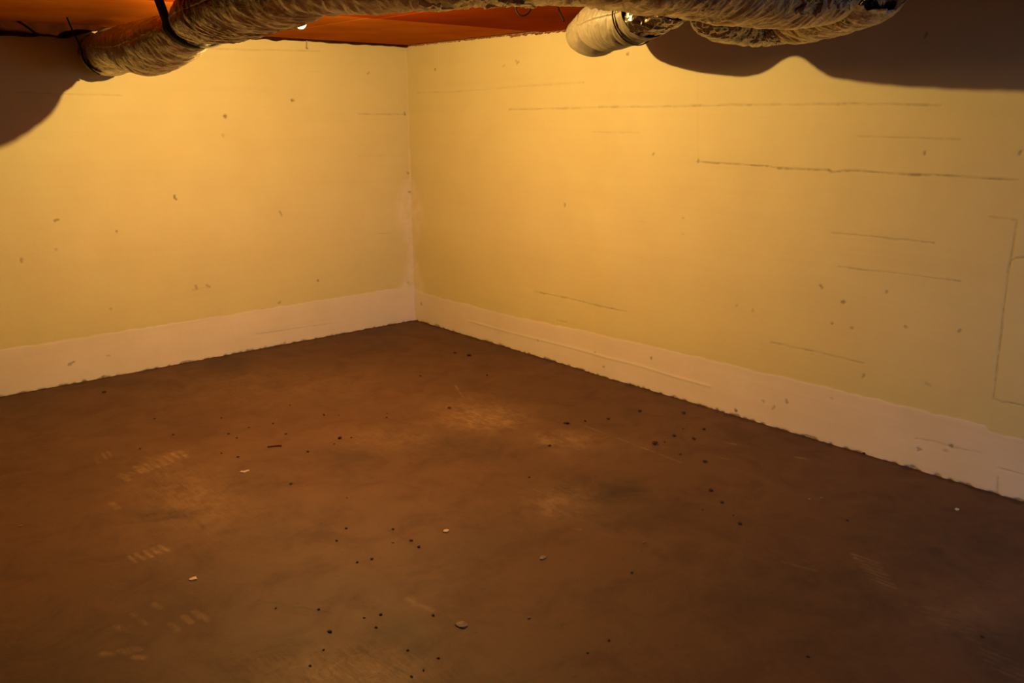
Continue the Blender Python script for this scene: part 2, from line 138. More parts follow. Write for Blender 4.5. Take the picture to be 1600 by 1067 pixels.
def floor_material():
    m, nt, b = mat('stained_concrete_floor')
    p = pos(nt); dk, lt, cr = marks(nt)
    n1 = noise_n(nt, p, 1.1, 6, 0.6); n2 = noise_n(nt, p, 4.5, 7, 0.65, 0.6); n3 = noise_n(nt, p, 55, 4)
    col = mix(nt, ramp(nt, n1, 0.35, 0.65), (0.068, 0.028, 0.0118), (0.086, 0.037, 0.016))
    col = mix(nt, math_n(nt, 'MULTIPLY', ramp(nt, n2, 0.46, 0.62), 0.50), col, (0.048, 0.017, 0.008))
    col = mix(nt, math_n(nt, 'MULTIPLY', ramp(nt, noise_n(nt, p, 2.3, 7, 0.7, 1.0), 0.53, 0.68), 0.38), col, (0.105, 0.050, 0.025))
    scr = noise_n(nt, pos(nt, 85, 9, 1), 1.0, 4, 0.6, 0.5)      # scratches run parallel to the right wall
    patch = math_n(nt, 'ADD', math_n(nt, 'MULTIPLY', noise_n(nt, p, 13, 6, 0.7, 0.8), 0.6), math_n(nt, 'MULTIPLY', scr, 0.32))
    lf = math_n(nt, 'MULTIPLY', lt, ramp(nt, patch, 0.36, 0.56), True)
    lf = math_n(nt, 'MAXIMUM', lf, math_n(nt, 'MULTIPLY', ramp(nt, lt, 0.55, 0.9), 0.30))
    col = mix(nt, math_n(nt, 'MULTIPLY', ramp(nt, scr, 0.58, 0.74), 0.10), col, (0.14, 0.075, 0.04))
    col = mix(nt, lf, col, (0.20, 0.115, 0.055))
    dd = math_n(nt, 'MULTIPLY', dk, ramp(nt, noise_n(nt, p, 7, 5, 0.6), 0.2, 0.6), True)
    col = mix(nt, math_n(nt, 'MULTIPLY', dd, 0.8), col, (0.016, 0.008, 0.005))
    col = mix(nt, math_n(nt, 'MULTIPLY', ramp(nt, noise_n(nt, p, 38, 3), 0.66, 0.74), 0.5), col, (0.025, 0.011, 0.006))
    col = mix(nt, math_n(nt, 'MULTIPLY', ramp(nt, noise_n(nt, p, 70, 2), 0.72, 0.8), 0.3), col, (0.14, 0.10, 0.07))
    col = mix(nt, cr, col, (0.035, 0.02, 0.012))
    nt.links.new(col, b.inputs['Base Color'])
    nt.links.new(math_n(nt, 'ADD', 0.52, math_n(nt, 'MULTIPLY', n2, 0.3)), b.inputs['Roughness'])
    b.inputs['Specular IOR Level'].default_value = 0.32
    h = math_n(nt, 'ADD', n2, math_n(nt, 'MULTIPLY', n3, 0.25))
    bump(nt, b, math_n(nt, 'SUBTRACT', h, math_n(nt, 'MULTIPLY', cr, 0.6)), 0.3, 0.008)
    return m
def simple(name, col, rough=0.7, metal=0.0, col2=None, scale=20, bs=0.3, bd=0.003, spec=0.4):
    m, nt, b = mat(name); p = pos(nt); n = noise_n(nt, p, scale, 5)
    nt.links.new(mix(nt, ramp(nt, n, 0.35, 0.7), col, col2 or tuple(c*0.7 for c in col)), b.inputs['Base Color'])
    b.inputs['Roughness'].default_value = rough; b.inputs['Metallic'].default_value = metal
    b.inputs['Specular IOR Level'].default_value = spec
    bump(nt, b, n, bs, bd); return m
def jacket_material(name='duct_jacket', c1=(0.66, 0.60, 0.48), c2=(0.40, 0.34, 0.25), metal=0.75, rough=0.36, wr=1.0):
    m, nt, b = mat(name)
    u = nt.nodes.new('ShaderNodeUVMap'); u.uv_map = 'UVMap'
    mp = nt.nodes.new('ShaderNodeMapping'); mp.inputs['Rotation'].default_value = (0, 0, 0.32); mp.inputs['Scale'].default_value = (26, 2.6, 1)
    nt.links.new(u.outputs[0], mp.inputs['Vector'])
    f1 = noise_n(nt, mp.outputs[0], 1.0, 5, 0.6, 0.9)
    mp2 = nt.nodes.new('ShaderNodeMapping'); mp2.inputs['Rotation'].default_value = (0, 0, 0.5); mp2.inputs['Scale'].default_value = (70, 6, 1)
    nt.links.new(u.outputs[0], mp2.inputs['Vector'])
    f2 = noise_n(nt, mp2.outputs[0], 1.0, 3, 0.5, 0.6)
    f3 = noise_n(nt, pos(nt), 5, 4)
    col = mix(nt, ramp(nt, f1, 0.35, 0.65), c2, c1)
    col = mix(nt, math_n(nt, 'MULTIPLY', ramp(nt, f3, 0.5, 0.75), 0.3), col, tuple(c*0.75 for c in c1))
    crease = ramp(nt, math_n(nt, 'ABSOLUTE', math_n(nt, 'SUBTRACT', f1, 0.5)), 0.03, 0.004)  # wrinkle shade painted into the jacket colour as thin dark lines
    col = mix(nt, math_n(nt, 'MULTIPLY', crease, 0.5*wr), col, tuple(c*0.3 for c in c2))
    nt.links.new(col, b.inputs['Base Color'])
    b.inputs['Metallic'].default_value = metal; b.inputs['Roughness'].default_value = rough
    bump(nt, b, math_n(nt, 'ADD', f1, math_n(nt, 'MULTIPLY', f2, 0.25)), 0.8*wr, 0.012*wr)
    return m
def foil_material():
    m, nt, b = mat('crinkled_foil'); p = pos(nt)
    v = nt.nodes.new('ShaderNodeTexVoronoi'); v.inputs['Scale'].default_value = 13
    nt.links.new(p, v.inputs['Vector'])
    n = noise_n(nt, p, 9, 3, 0.5, 1.5)
    b.inputs['Base Color'].default_value = (0.30, 0.28, 0.27, 1); b.inputs['Metallic'].default_value = 1; b.inputs['Roughness'].default_value = 0.24
    bump(nt, b, math_n(nt, 'ADD', v.outputs['Distance'], n), 0.8, 0.02); return m

M_WALL = wall_material(); M_FLOOR = floor_material()
M_JACKET = jacket_material(); M_SMOOTH = jacket_material('smooth_duct_jacket', (0.23, 0.20, 0.14), (0.18, 0.15, 0.105), 0.15, 0.55, 0.35)
M_FOIL = foil_material()
M_BARE = simple('bare_concrete', (0.20, 0.17, 0.13), 0.85, 0, (0.15, 0.125, 0.095), 3)
M_CEIL = simple('red_brown_fibreboard', (0.47, 0.155, 0.020), 0.8, 0, (0.38, 0.10, 0.010), 3.0, 0.15, 0.004, 0.0)
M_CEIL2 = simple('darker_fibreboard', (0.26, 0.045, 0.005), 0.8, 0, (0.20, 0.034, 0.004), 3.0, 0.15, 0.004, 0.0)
M_TORN = simple('torn_board_edge', (0.55, 0.28, 0.15), 0.9, 0, (0.10, 0.03, 0.012), 30, 0.6, 0.005)
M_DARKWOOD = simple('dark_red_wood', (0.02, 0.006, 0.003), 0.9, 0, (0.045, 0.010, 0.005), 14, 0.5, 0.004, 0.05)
M_BLACK = simple('black_strap', (0.008, 0.006, 0.005), 0.7, spec=0.15)
M_STRING = simple('brown_cord', (0.06, 0.03, 0.015), 0.8)
M_METAL = simple('galvanised_metal', (0.55, 0.52, 0.46), 0.35, 0.9)
M_CRUMB = simple('dark_crumb', (0.022, 0.010, 0.006), 0.9, 0, (0.04, 0.016, 0.009), 80)
M_CHIP = simple('plaster_chip', (0.42, 0.34, 0.26), 0.8, 0, (0.30, 0.24, 0.18), 60)
M_FLAKE = simple('dull_flake', (0.17, 0.115, 0.085), 0.8, 0, (0.12, 0.08, 0.06), 60)
M_PORC = simple('white_ceramic', (0.75, 0.72, 0.66), 0.4)
m, nt, b = mat('lit_bulb_glass')
tr = nt.nodes.new('ShaderNodeBsdfTransparent'); em = nt.nodes.new('ShaderNodeEmission'); mx = nt.nodes.new('ShaderNodeAddShader')
tr.inputs[0].default_value = (0.97, 0.96, 0.93, 1); em.inputs[0].default_value = (*LAMP_COLOR, 1); em.inputs[1].default_value = 12.0   # hot glow of the glass
nt.links.new(tr.outputs[0], mx.inputs[0]); nt.links.new(em.outputs[0], mx.inputs[1])
nt.links.new(mx.outputs[0], nt.nodes['Material Output'].inputs['Surface'])
M_BULB = m

# ------------------------------------------------------------------ mesh helpers
def mesh_np(name, co, quads, material, parent=None, uv=None, smooth=True):
    me = bpy.data.meshes.new(name)
    co = np.asarray(co, dtype=np.float32); quads = np.asarray(quads, dtype=np.int32)
    me.vertices.add(len(co)); me.vertices.foreach_set('co', co.ravel())
    me.loops.add(quads.size); me.loops.foreach_set('vertex_index', quads.ravel())
    me.polygons.add(len(quads)); me.polygons.foreach_set('loop_start', np.arange(len(quads), dtype=np.int32)*4)
    me.polygons.foreach_set('use_smooth', np.full(len(quads), smooth))
    me.update(calc_edges=True)
    if uv is not None:
        ul = me.uv_layers.new(name='UVMap'); ul.data.foreach_set('uv', np.asarray(uv, dtype=np.float32)[quads.ravel()].ravel())
    me.materials.append(material)
    o = bpy.data.objects.new(name, me); C.objects.link(o); o.parent = parent
    return o
def grid_quads(nu, nv):
    i = np.arange(nu*nv).reshape(nu, nv)
    return np.stack([i[:-1, :-1], i[1:, :-1], i[1:, 1:], i[:-1, 1:]], -1).reshape(-1, 4)
def set_marks(o, r, g, b):
    a = o.data.color_attributes.new('marks', 'FLOAT_COLOR', 'POINT')
    d = np.ones((r.size, 4), dtype=np.float32); d[:, 0] = r.ravel(); d[:, 1] = g.ravel(); d[:, 2] = b.ravel()
    a.data.foreach_set('color', d.ravel())
def bm_obj(name, bm, material, parent=None, smooth=False, mats=None):
    me = bpy.data.meshes.new(name); bm.to_mesh(me); bm.free()
    for p in me.polygons: p.use_smooth = smooth
    me.materials.append(material)
    for x in (mats or []): me.materials.append(x)
    o = bpy.data.objects.new(name, me); C.objects.link(o); o.parent = parent; return o
def tag(o, label=None, cat=None, group=None, kind=None):
    for k, v in (('label', label), ('category', cat), ('group', group), ('kind', kind)):
        if v: o[k] = v
    return o
def empty(name, loc=(0, 0, 0)):
    o = bpy.data.objects.new(name, None); C.objects.link(o); o.location = loc; return o
def rebase(parent):
    """keep children's world-space meshes where they are while the Empty sits at the thing's base"""
    for ch in parent.children: ch.matrix_parent_inverse = Matrix.Translation(parent.location).inverted()
def box_bm(bm, lo, hi):
    vs = [bm.verts.new((x, y, z)) for x in (lo[0], hi[0]) for y in (lo[1], hi[1]) for z in (lo[2], hi[2])]
    for f in ((0, 1, 3, 2), (4, 6, 7, 5), (0, 4, 5, 1), (2, 3, 7, 6), (0, 2, 6, 4), (1, 5, 7, 3)):
        bm.faces.new([vs[i] for i in f])
def seg_dist(U, V, a, b_):
    ax, ay = a; bx, by = b_; dx, dy = bx-ax, by-ay; L2 = dx*dx+dy*dy+1e-12
    t = np.clip(((U-ax)*dx+(V-ay)*dy)/L2, 0, 1)
    return np.hypot(U-(ax+t*dx), V-(ay+t*dy))
def stroke(arr, us, vs, a, b_, w, val, soft=0.6):
    """adds one mark to arr along the segment a-b, touching only the grid cells near it"""
    pad = w*2.5+0.01
    i0, i1 = np.searchsorted(us, [min(a[0], b_[0])-pad, max(a[0], b_[0])+pad]); j0, j1 = np.searchsorted(vs, [min(a[1], b_[1])-pad, max(a[1], b_[1])+pad])
    if i1 <= i0 or j1 <= j0: return
    U, V = np.meshgrid(us[i0:i1], vs[j0:j1], indexing='ij')
    d = seg_dist(U, V, a, b_)
    m_ = val*np.clip((w*(1+soft)-d)/(w*2*soft), 0, 1)
    arr[i0:i1, j0:j1] = np.maximum(arr[i0:i1, j0:j1], m_)
def vnoise(n, k, seed):
    r = np.random.default_rng(seed).normal(size=n)
    ker = np.hanning(k+2); ker /= np.sqrt((ker**2).sum()); return np.convolve(r, ker, 'same')

# ------------------------------------------------------------------ setting: walls
def make_wall(name, side, lines, spots, band, ridge=None):
    # u runs along the wall away from the corner (negative), v is height
    far = X0 if side == 'left' else Y0
    lim = -3.05 if side == 'left' else -4.7
    us = np.concatenate([np.linspace(far, lim, 40)[:-1], np.arange(lim, 0.0001, 0.0055)]); us[-1] = 0.0
    vs = np.concatenate([np.arange(0, H, 0.0055), [H]])
    dk = np.zeros((len(us), len(vs))); lt = np.zeros_like(dk)
    rg = np.random.default_rng(3 if side == 'left' else 5)
    for pts, v, w_ in lines:
        # break every joint up into slightly wandering pieces of varying strength
        for a, b_ in zip(pts[:-1], pts[1:]):
            n = max(1, int(math.hypot(b_[0]-a[0], b_[1]-a[1])/0.05)); last = a
            for k in range(1, n+1):
                t = k/n; q = (a[0]+(b_[0]-a[0])*t, a[1]+(b_[1]-a[1])*t + (rg.normal()*0.0012 if k < n else 0))
                stroke(dk, us, vs, last, q, max(w_*0.6, 0.0032)*rg.uniform(0.7, 1.2), v*rg.uniform(0.4, 1.0), 0.8); last = q
    for u, v, r, val in spots:
        for _ in range(3):
            q = (u+rg.normal()*r*0.5, v+rg.normal()*r*0.4); q2 = (q[0]+rg.normal()*r*0.8, q[1]+rg.normal()*r*0.8)
            stroke(dk, us, vs, q, q2, max(r*0.7, 0.005), val)
    bu = np.array([p_[0] for p_ in band][::-1]); bz = np.array([p_[1] for p_ in band][::-1])
    top = np.interp(us, bu, bz) + 0.0025*vnoise(len(us), 14, 8)
    U, V = np.meshgrid(us, vs, indexing='ij')
    bd = np.clip((top[:, None]-V)/0.010+0.5, 0, 1)
    # chalky repair paint down the inside corner, wide near the floor
    wid = np.where(V < 1.13, 0.13+0.05*np.sin(V*9)+0.05*np.clip(0.6-V, 0, 1), 0.022)
    lt = np.maximum(lt, 0.85*np.clip((wid+U)/0.07, 0, 1)*np.clip((1.18-V)/0.1, 0, 1))
    lt = np.maximum(lt, 0.9*np.clip((0.020+U)/0.012, 0, 1)*((V > 1.1) & (V < 1.35)))
    lt = np.maximum(lt, 0.5*np.clip((0.012+U)/0.008, 0, 1))
    if ridge:
        for a, b_ in zip(ridge[:-1], ridge[1:]): stroke(lt, us, vs, a, b_, 0.004, 0.5)
    # ragged darker line where the wall meets the floor
    edge = 0.004+0.005*vnoise(len(us), 8, 11)
    dk = np.maximum(dk, 0.85*np.clip((edge[:, None]-V)/0.008, 0, 1)*(rg.uniform(0.6, 1, size=len(us))[:, None]))
    # the cast surface is not flat: long shallow swells, and board steps
    off = 0.0022*np.sin(U*2.1+1.3*np.sin(V*1.3)) + 0.0012*np.sin(V*11+U*0.7) + 0.0012*np.sin(U*5.3+V*2)
    if side == 'right':
        off += 0.008*np.exp(-((U+2.12)/0.11)**2) - 0.004*np.exp(-((U+1.75)/0.16)**2)
    off += 0.0015*bd
    if ridge:
        rz = np.interp(us, [r_[0] for r_ in ridge][::-1], [r_[1] for r_ in ridge][::-1])
        off += 0.0025*np.exp(-((V-rz[:, None])/0.006)**2)*((us > -2.9) & (us < -0.7))[:, None]
    off -= 0.002*dk
    ruin = 0.003*np.clip((edge[:, None]*1.3-V)/0.01, 0, 1); off -= ruin
    off = np.clip(off, -0.02, 0.02) - 0.0
    co = np.empty((len(us), len(vs), 3))
    if side == 'left': co[..., 0] = U; co[..., 1] = -off; co[..., 2] = V
    else: co[..., 0] = -off; co[..., 1] = U; co[..., 2] = V
    q = grid_quads(len(us), len(vs))
    if side == 'right': q = q[:, ::-1]
    # solid concrete behind the modelled face
    n0 = len(us)*len(vs); e = 0.25
    if side == 'left': bx = [(far-e, 0.02, -0.1), (0.25, 0.02, -0.1), (0.25, 0.3, -0.1), (far-e, 0.3, -0.1)]
    else: bx = [(0.02, far-e, -0.1), (0.25, far-e, -0.1), (0.25, 0.02, -0.1), (0.02, 0.02, -0.1)]
    bx = bx + [(x, y, H+0.1) for x, y, z in bx]
    co = np.concatenate([co.reshape(-1, 3), np.array(bx)])
    q = np.concatenate([q, n0+np.array([(0, 1, 5, 4), (1, 2, 6, 5), (2, 3, 7, 6), (3, 0, 4, 7), (0, 3, 2, 1), (4, 5, 6, 7)])])
    o = mesh_np(name, co, q, M_WALL)
    z8 = np.zeros(8)
    set_marks(o, np.concatenate([dk.ravel(), z8]), np.concatenate([lt.ravel(), z8]), np.concatenate([bd.ravel(), z8]))
    return tag(o, kind='structure')
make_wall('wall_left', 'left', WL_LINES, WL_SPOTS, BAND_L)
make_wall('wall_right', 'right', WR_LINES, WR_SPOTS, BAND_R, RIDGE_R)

# the walls behind the camera; the back one has a small window
bm = bmesh.new(); box_bm(bm, (X0-0.25, Y0-0.3, -0.1), (X0, 0.02, H+0.1)); tag(bm_obj('wall_far', bm, M_BARE), kind='structure')
bm = bmesh.new()
box_bm(bm, (X0, Y0-0.25, -0.1), (WX-0.5, Y0, H+0.1)); box_bm(bm, (WX+0.5, Y0-0.25, -0.1), (0.02, Y0, H+0.1))
box_bm(bm, (WX-0.5, Y0-0.25, -0.1), (WX+0.5, Y0, WZ-0.3)); box_bm(bm, (WX-0.5, Y0-0.25, WZ+0.3), (WX+0.5, Y0, H+0.1))
tag(bm_obj('wall_back', bm, M_BARE), kind='structure')
bm = bmesh.new()
for lo, hi in (((-0.5, -0.3), (-0.45, 0.3)), ((0.45, -0.3), (0.5, 0.3)), ((-0.45, -0.3), (0.45, -0.25)), ((-0.45, 0.25), (0.45, 0.3)), ((-0.02, -0.25), (0.02, 0.25))):
    box_bm(bm, (WX+lo[0], Y0-0.08, WZ+lo[1]), (WX+hi[0], Y0-0.03, WZ+hi[1]))
tag(bm_obj('window_1', bm, M_PORC), kind='structure')

# ------------------------------------------------------------------ setting: floor
us = np.concatenate([np.linspace(X0, -3.75, 30)[:-1], np.arange(-3.75, 0.03, 0.0065)])
vs = np.concatenate([np.linspace(Y0, -5.1, 30)[:-1], np.arange(-5.1, 0.03, 0.0065)])
U, V = np.meshgrid(us, vs, indexing='ij')
dk = np.zeros_like(U); lt = np.zeros_like(U); cr = np.zeros_like(U)
def blobs(arr, lst):
    for x, y, e1x, e1y, e2x, e2y, val in lst:
        det = e1x*e2y-e1y*e2x
        dx, dy = U-x, V-y
        a = (dx*e2y-dy*e2x)/det; c_ = (e1x*dy-e1y*dx)/det
        arr[:] = np.maximum(arr, val*np.exp(-(a*a+c_*c_)*1.1))
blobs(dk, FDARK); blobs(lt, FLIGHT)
rg = np.random.default_rng(9)
tl = np.zeros_like(U)
for ax, ay, bx_, by_, w_, v in TREAD: stroke(tl, us, vs, (ax, ay), (bx_, by_), max(w_*0.6, 0.006), min(1, v*1.35), 0.4)
for ax, ay, bx_, by_, w_, v in FCRACK:
    last = (ax, ay); n = 8
    for k in range(1, n+1):
        q = (ax+(bx_-ax)*k/n+rg.normal()*0.004, ay+(by_-ay)*k/n+rg.normal()*0.004)
        stroke(cr, us, vs, last, q, max(w_*0.5, 0.004), v*rg.uniform(0.4, 1)); last = q
# dark uneven line along both walls
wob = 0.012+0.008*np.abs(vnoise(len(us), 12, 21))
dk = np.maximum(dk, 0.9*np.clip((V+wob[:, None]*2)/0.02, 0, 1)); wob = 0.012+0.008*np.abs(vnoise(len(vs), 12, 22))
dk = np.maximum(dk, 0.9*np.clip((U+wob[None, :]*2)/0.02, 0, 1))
lt = np.clip(lt, 0, 1)
Z = 0.0015*np.sin(U*1.7)*np.sin(V*1.3+0.4)
floor = mesh_np('floor', np.stack([U, V, Z], -1).reshape(-1, 3), grid_quads(len(us), len(vs)), M_FLOOR)
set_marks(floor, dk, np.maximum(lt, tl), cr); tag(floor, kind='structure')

# ------------------------------------------------------------------ setting: ceiling
# fibreboard sheets; the row along the left wall sits 12 mm higher than the next one
def sheet(bm, x0, x1, y0, y1, z, t, sag=0.0, ns=14):
    top = []; bot = []
    for i in range(ns+1):
        for j in range(ns+1):
            x = x0+(x1-x0)*i/ns; y = y0+(y1-y0)*j/ns
            s = sag*math.sin(math.pi*i/ns)*math.sin(math.pi*j/ns)
            bot.append(bm.verts.new((x, y, z-s))); top.append(bm.verts.new((x, y, z+t)))
    k = lambda i, j: i*(ns+1)+j
    for i in range(ns):
        for j in range(ns):
            bm.faces.new([bot[k(i, j)], bot[k(i, j+1)], bot[k(i+1, j+1)], bot[k(i+1, j)]])
            bm.faces.new([top[k(i, j)], top[k(i+1, j)], top[k(i+1, j+1)], top[k(i, j+1)]])
    for i in range(ns):
        for (a, b_) in ((k(i, 0), k(i+1, 0)), (k(i+1, ns), k(i, ns)), (k(0, i+1), k(0, i)), (k(ns, i), k(ns, i+1))):
            bm.faces.new([bot[a], bot[b_], top[b_], top[a]])
bm = bmesh.new()
for x0, x1 in ((X0, -3.62), (-3.615, -1.205), (-1.2, -0.004)):
    sheet(bm, x0, x1, -1.497, -0.012, H+0.004, 0.012, 0.004)
n_far = len(bm.faces)
for x0, x1 in ((X0, -3.62), (-3.615, -1.205), (-1.2, -0.004)):
    for y0, y1 in ((-3.9, -1.5), (Y0, -3.905)):
        sheet(bm, x0, x1, y0, y1, H-0.008, 0.012, 0.003)
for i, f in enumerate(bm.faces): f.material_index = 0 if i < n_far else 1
box_bm(bm, (X0-0.25, Y0-0.25, H+0.03), (0.25, 0.3, H+0.15))
tag(bm_obj('ceiling', bm, M_CEIL, mats=[M_CEIL2]), kind='structure')
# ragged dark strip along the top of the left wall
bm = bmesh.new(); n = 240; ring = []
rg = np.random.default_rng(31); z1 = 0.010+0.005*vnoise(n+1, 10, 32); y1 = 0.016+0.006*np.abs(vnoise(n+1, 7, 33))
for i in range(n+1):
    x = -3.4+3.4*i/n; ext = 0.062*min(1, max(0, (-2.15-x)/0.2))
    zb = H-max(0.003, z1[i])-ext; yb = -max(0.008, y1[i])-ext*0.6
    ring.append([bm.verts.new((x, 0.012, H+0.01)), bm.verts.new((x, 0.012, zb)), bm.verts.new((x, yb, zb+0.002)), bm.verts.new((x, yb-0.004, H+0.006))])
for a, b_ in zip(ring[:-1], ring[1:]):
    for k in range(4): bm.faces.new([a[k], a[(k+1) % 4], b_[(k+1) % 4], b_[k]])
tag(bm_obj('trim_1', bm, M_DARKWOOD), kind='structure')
# torn paper and board fibres along the top of the right wall
bm = bmesh.new(); rg = np.random.default_rng(41)
for i in range(150):
    y = -0.02-1.75*(i/150)+rg.normal()*0.006
    big = 1.0 if not (-1.75 < y < -1.2) else 2.2
    L_ = rg.uniform(0.006, 0.015)*big*0.8; wd = rg.uniform(0.008, 0.024)
    a = bm.verts.new((0.008, y-wd, H+0.003)); b_ = bm.verts.new((0.008, y+wd, H+0.003)); c_ = bm.verts.new((-L_*0.8, y+wd*rg.uniform(-.5, .8), H-L_)); d_ = bm.verts.new((-L_*1.2, y-wd*rg.uniform(0, .8), H-L_*rg.uniform(.2, 1)))
    e_ = bm.verts.new((0.008, y, H-L_*0.7))
    for f in ((a, b_, c_, d_), (a, d_, e_), (b_, e_, c_), (c_, e_, d_)): bm.faces.new(f)
tag(bm_obj('trim_2', bm, M_TORN), kind='structure')

# ------------------------------------------------------------------ flexible ducts
def catmull(P, n):
    P = np.array(P, float); m_ = len(P); d = np.linalg.norm(np.diff(P[:, :3], axis=0), axis=1); s = np.concatenate([[0], np.cumsum(d)])
    Pe = np.vstack([2*P[0]-P[1], P, 2*P[-1]-P[-2]]); out = []; S = np.linspace(0, s[-1], n)
    for q in S:
        i = min(m_-2, max(0, int(np.searchsorted(s, q, 'right'))-1)); t = (q-s[i])/(s[i+1]-s[i])
        p0, p1, p2, p3 = Pe[i], Pe[i+1], Pe[i+2], Pe[i+3]
        out.append(0.5*((2*p1)+(-p0+p2)*t+(2*p0-5*p1+4*p2-p3)*t*t+(-p0+3*p1-3*p2+p3)*t**3))
    return np.array(out), S
CAP = H-0.014      # nothing may poke through the boards: sleeves are pressed flat against them
def tube(name, P, material, parent, wr=0.0035, seed=0, n=None, m_=112, cap0=False, cap1=False, th0=0.0, th1=2*math.pi, grow=0.0, ragged=0.0, hem=0.0, facet=0.0):
    """P rows: x, y, bottom z, half width, height.  A sagging sleeve of roughly oval section."""
    L_ = float(np.linalg.norm(np.diff(np.array(P)[:, :3], axis=0), axis=1).sum())
    n = n or max(24, int(L_/0.006))
    Q, S = catmull(P, n)
    T = np.gradient(Q[:, :2], axis=0); T /= np.linalg.norm(T, axis=1)[:, None]
    full = abs(th1-th0-2*math.pi) < 1e-6
    TH = np.linspace(th0, th1, m_)
    co = np.empty((n, m_, 3)); uv = np.empty((n, m_, 2)); off = Vector((seed*13.1, seed*7.7, seed*3.3))
    for i in range(n):
        x, y, zb, a, h = Q[i]; nx, ny = T[i, 1], -T[i, 0]; b_ = h/2
        k = 1.0
        if cap0: k = min(k, math.sqrt(max(0, 1-(1-min(1, S[i]/0.11))**2)))
        if cap1: k = min(k, math.sqrt(max(0, 1-(1-min(1, (S[-1]-S[i])/0.11))**2)))
        k = max(k, 0.03)
        for j in range(m_):
            t = TH[j]; c_, s_ = math.cos(t), math.sin(t)
            tt = 0.0 if (full and j == m_-1) else t
            w1 = noise.noise(Vector((S[i]*16+math.sin(tt)*1.3, math.cos(tt)*1.6, math.sin(tt)*1.6))+off)
            w2 = abs(noise.noise(Vector((S[i]*46+2.2*math.sin(tt+S[i]*3), math.cos(tt)*1.4, math.sin(tt)*1.4+9))+off))
            w3 = noise.noise(Vector((x*5, y*5, t if not full else math.sin(tt)*2))+off)
            r = wr*(1.5*w1-3.2*w2+1.2) + 0.006*w3 + grow
            if facet: r += facet*(noise.cell(Vector((S[i]*22+w1, math.cos(tt)*4, math.sin(tt)*4))+off)-0.5)
            aa = (a+r)*k; bb = (b_+r)*k
            e = 1.0 if seed in (1, 8, 11, 12) else 0.88
            px = aa*math.copysign(abs(c_)**e, c_); pz = bb*math.copysign(abs(s_)**e, s_)
            z = zb+b_+pz
            if z > CAP: z = CAP-0.0015*(w2+1)
            ss = 0.0
            if ragged and (i < 4): ss = ragged*(noise.noise(Vector((t*6, 3, 1))+off))*(4-i)/4
            if ragged and (i > n-5): ss = ragged*(noise.noise(Vector((t*6, 7, 1))+off))*(i-n+5)/4
            co[i, j] = (x+nx*px+T[i, 0]*ss, y+ny*px+T[i, 1]*ss, z); uv[i, j] = (S[i], t)
    q = grid_quads(n, m_)
    o = mesh_np(name, co.reshape(-1, 3), q, material, parent, uv.reshape(-1, 2))
    if not full or ragged or not (cap0 and cap1):
        md = o.modifiers.new('thickness', 'SOLIDIFY'); md.thickness = 0.003; md.offset = -1
    return o
def strap(name, P, s_at, width, thick, material, grow=0.006, th0=math.pi*0.98, th1=2.05*math.pi, tilt=0.0, parent=None, n=64, hook=None, e=1.0):
    """a band lying on the sleeve P, s_at metres from its start"""
    Q, S = catmull(P, 600); bm = bmesh.new(); rows = []
    if hook:
        i = int(np.clip(np.searchsorted(S, s_at), 1, 598)); d = Q[i+1, :2]-Q[i-1, :2]; d /= np.linalg.norm(d)
        for (g, ww) in ((0, -width/2), (1, -width/2), (1, width/2), (0, width/2)):
            rows.append(bm.verts.new((hook[0]-g*thick+d[0]*ww, hook[1]+d[1]*ww, hook[2])))
        rows = [rows]
    for j in range(n):
        t = th0+(th1-th0)*j/(n-1)
        s = s_at+tilt*math.cos(t); i = int(np.clip(np.searchsorted(S, s), 1, 598))
        x, y, zb, a, h = Q[i]; d = Q[i+1, :2]-Q[i-1, :2]; d /= np.linalg.norm(d); nx, ny = d[1], -d[0]; b_ = h/2
        c_, s_ = math.cos(t), math.sin(t); row = []
        for (g, ww) in ((grow, -width/2), (grow+thick, -width/2), (grow+thick, width/2), (grow, width/2)):
            px = (a+g)*math.copysign(abs(c_)**e, c_); pz = (b_+g)*math.copysign(abs(s_)**e, s_)
            row.append(bm.verts.new((x+nx*px+d[0]*ww, y+ny*px+d[1]*ww, min(zb+b_+pz, H-0.010))))
        rows.append(row)
    for a, b_ in zip(rows[:-1], rows[1:]):
        for k in range(4): bm.faces.new([a[k], a[(k+1) % 4], b_[(k+1) % 4], b_[k]])
    bm.faces.new(rows[0][::-1]); bm.faces.new(rows[-1])
    return bm_obj(name, bm, material, parent, True)

# --- main run: from the left wall, past the lamp, and across the room to the right
MAIN_A = [(-2.20, -.055, 1.875, .12, .19), (-2.20, -.12, 1.845, .13, .22), (-2.20, -.25, 1.834, .14, .235), (-2.225, -.42, 1.885, .115, .19),
          (-2.27, -.6, 1.875, .12, .172), (-2.305, -.85, 1.835, .13, .212), (-2.31, -1.15, 1.800, .15, .248), (-2.31, -1.4, 1.826, .155, .218), (-2.31, -1.7, 1.885, .130, .160), (-2.295, -1.85, 1.925, .118, .118)]
MAIN_B = [(-2.295, -1.83, 1.925, .122, .120), (-2.32, -1.95, 1.903, .150, .155), (-2.355, -2.15, 1.892, .165, .195), (-2.38, -2.45, 1.894, .17, .195), (-2.41, -2.75, 1.902, .165, .19), (-2.415, -2.93, 1.918, .145, .19),
          (-2.40, -3.02, 1.920, .15, .19), (-2.33, -3.2, 1.914, .165, .20), (-2.22, -3.46, 1.915, .165, .20), (-2.12, -3.60, 1.920, .155, .19)]
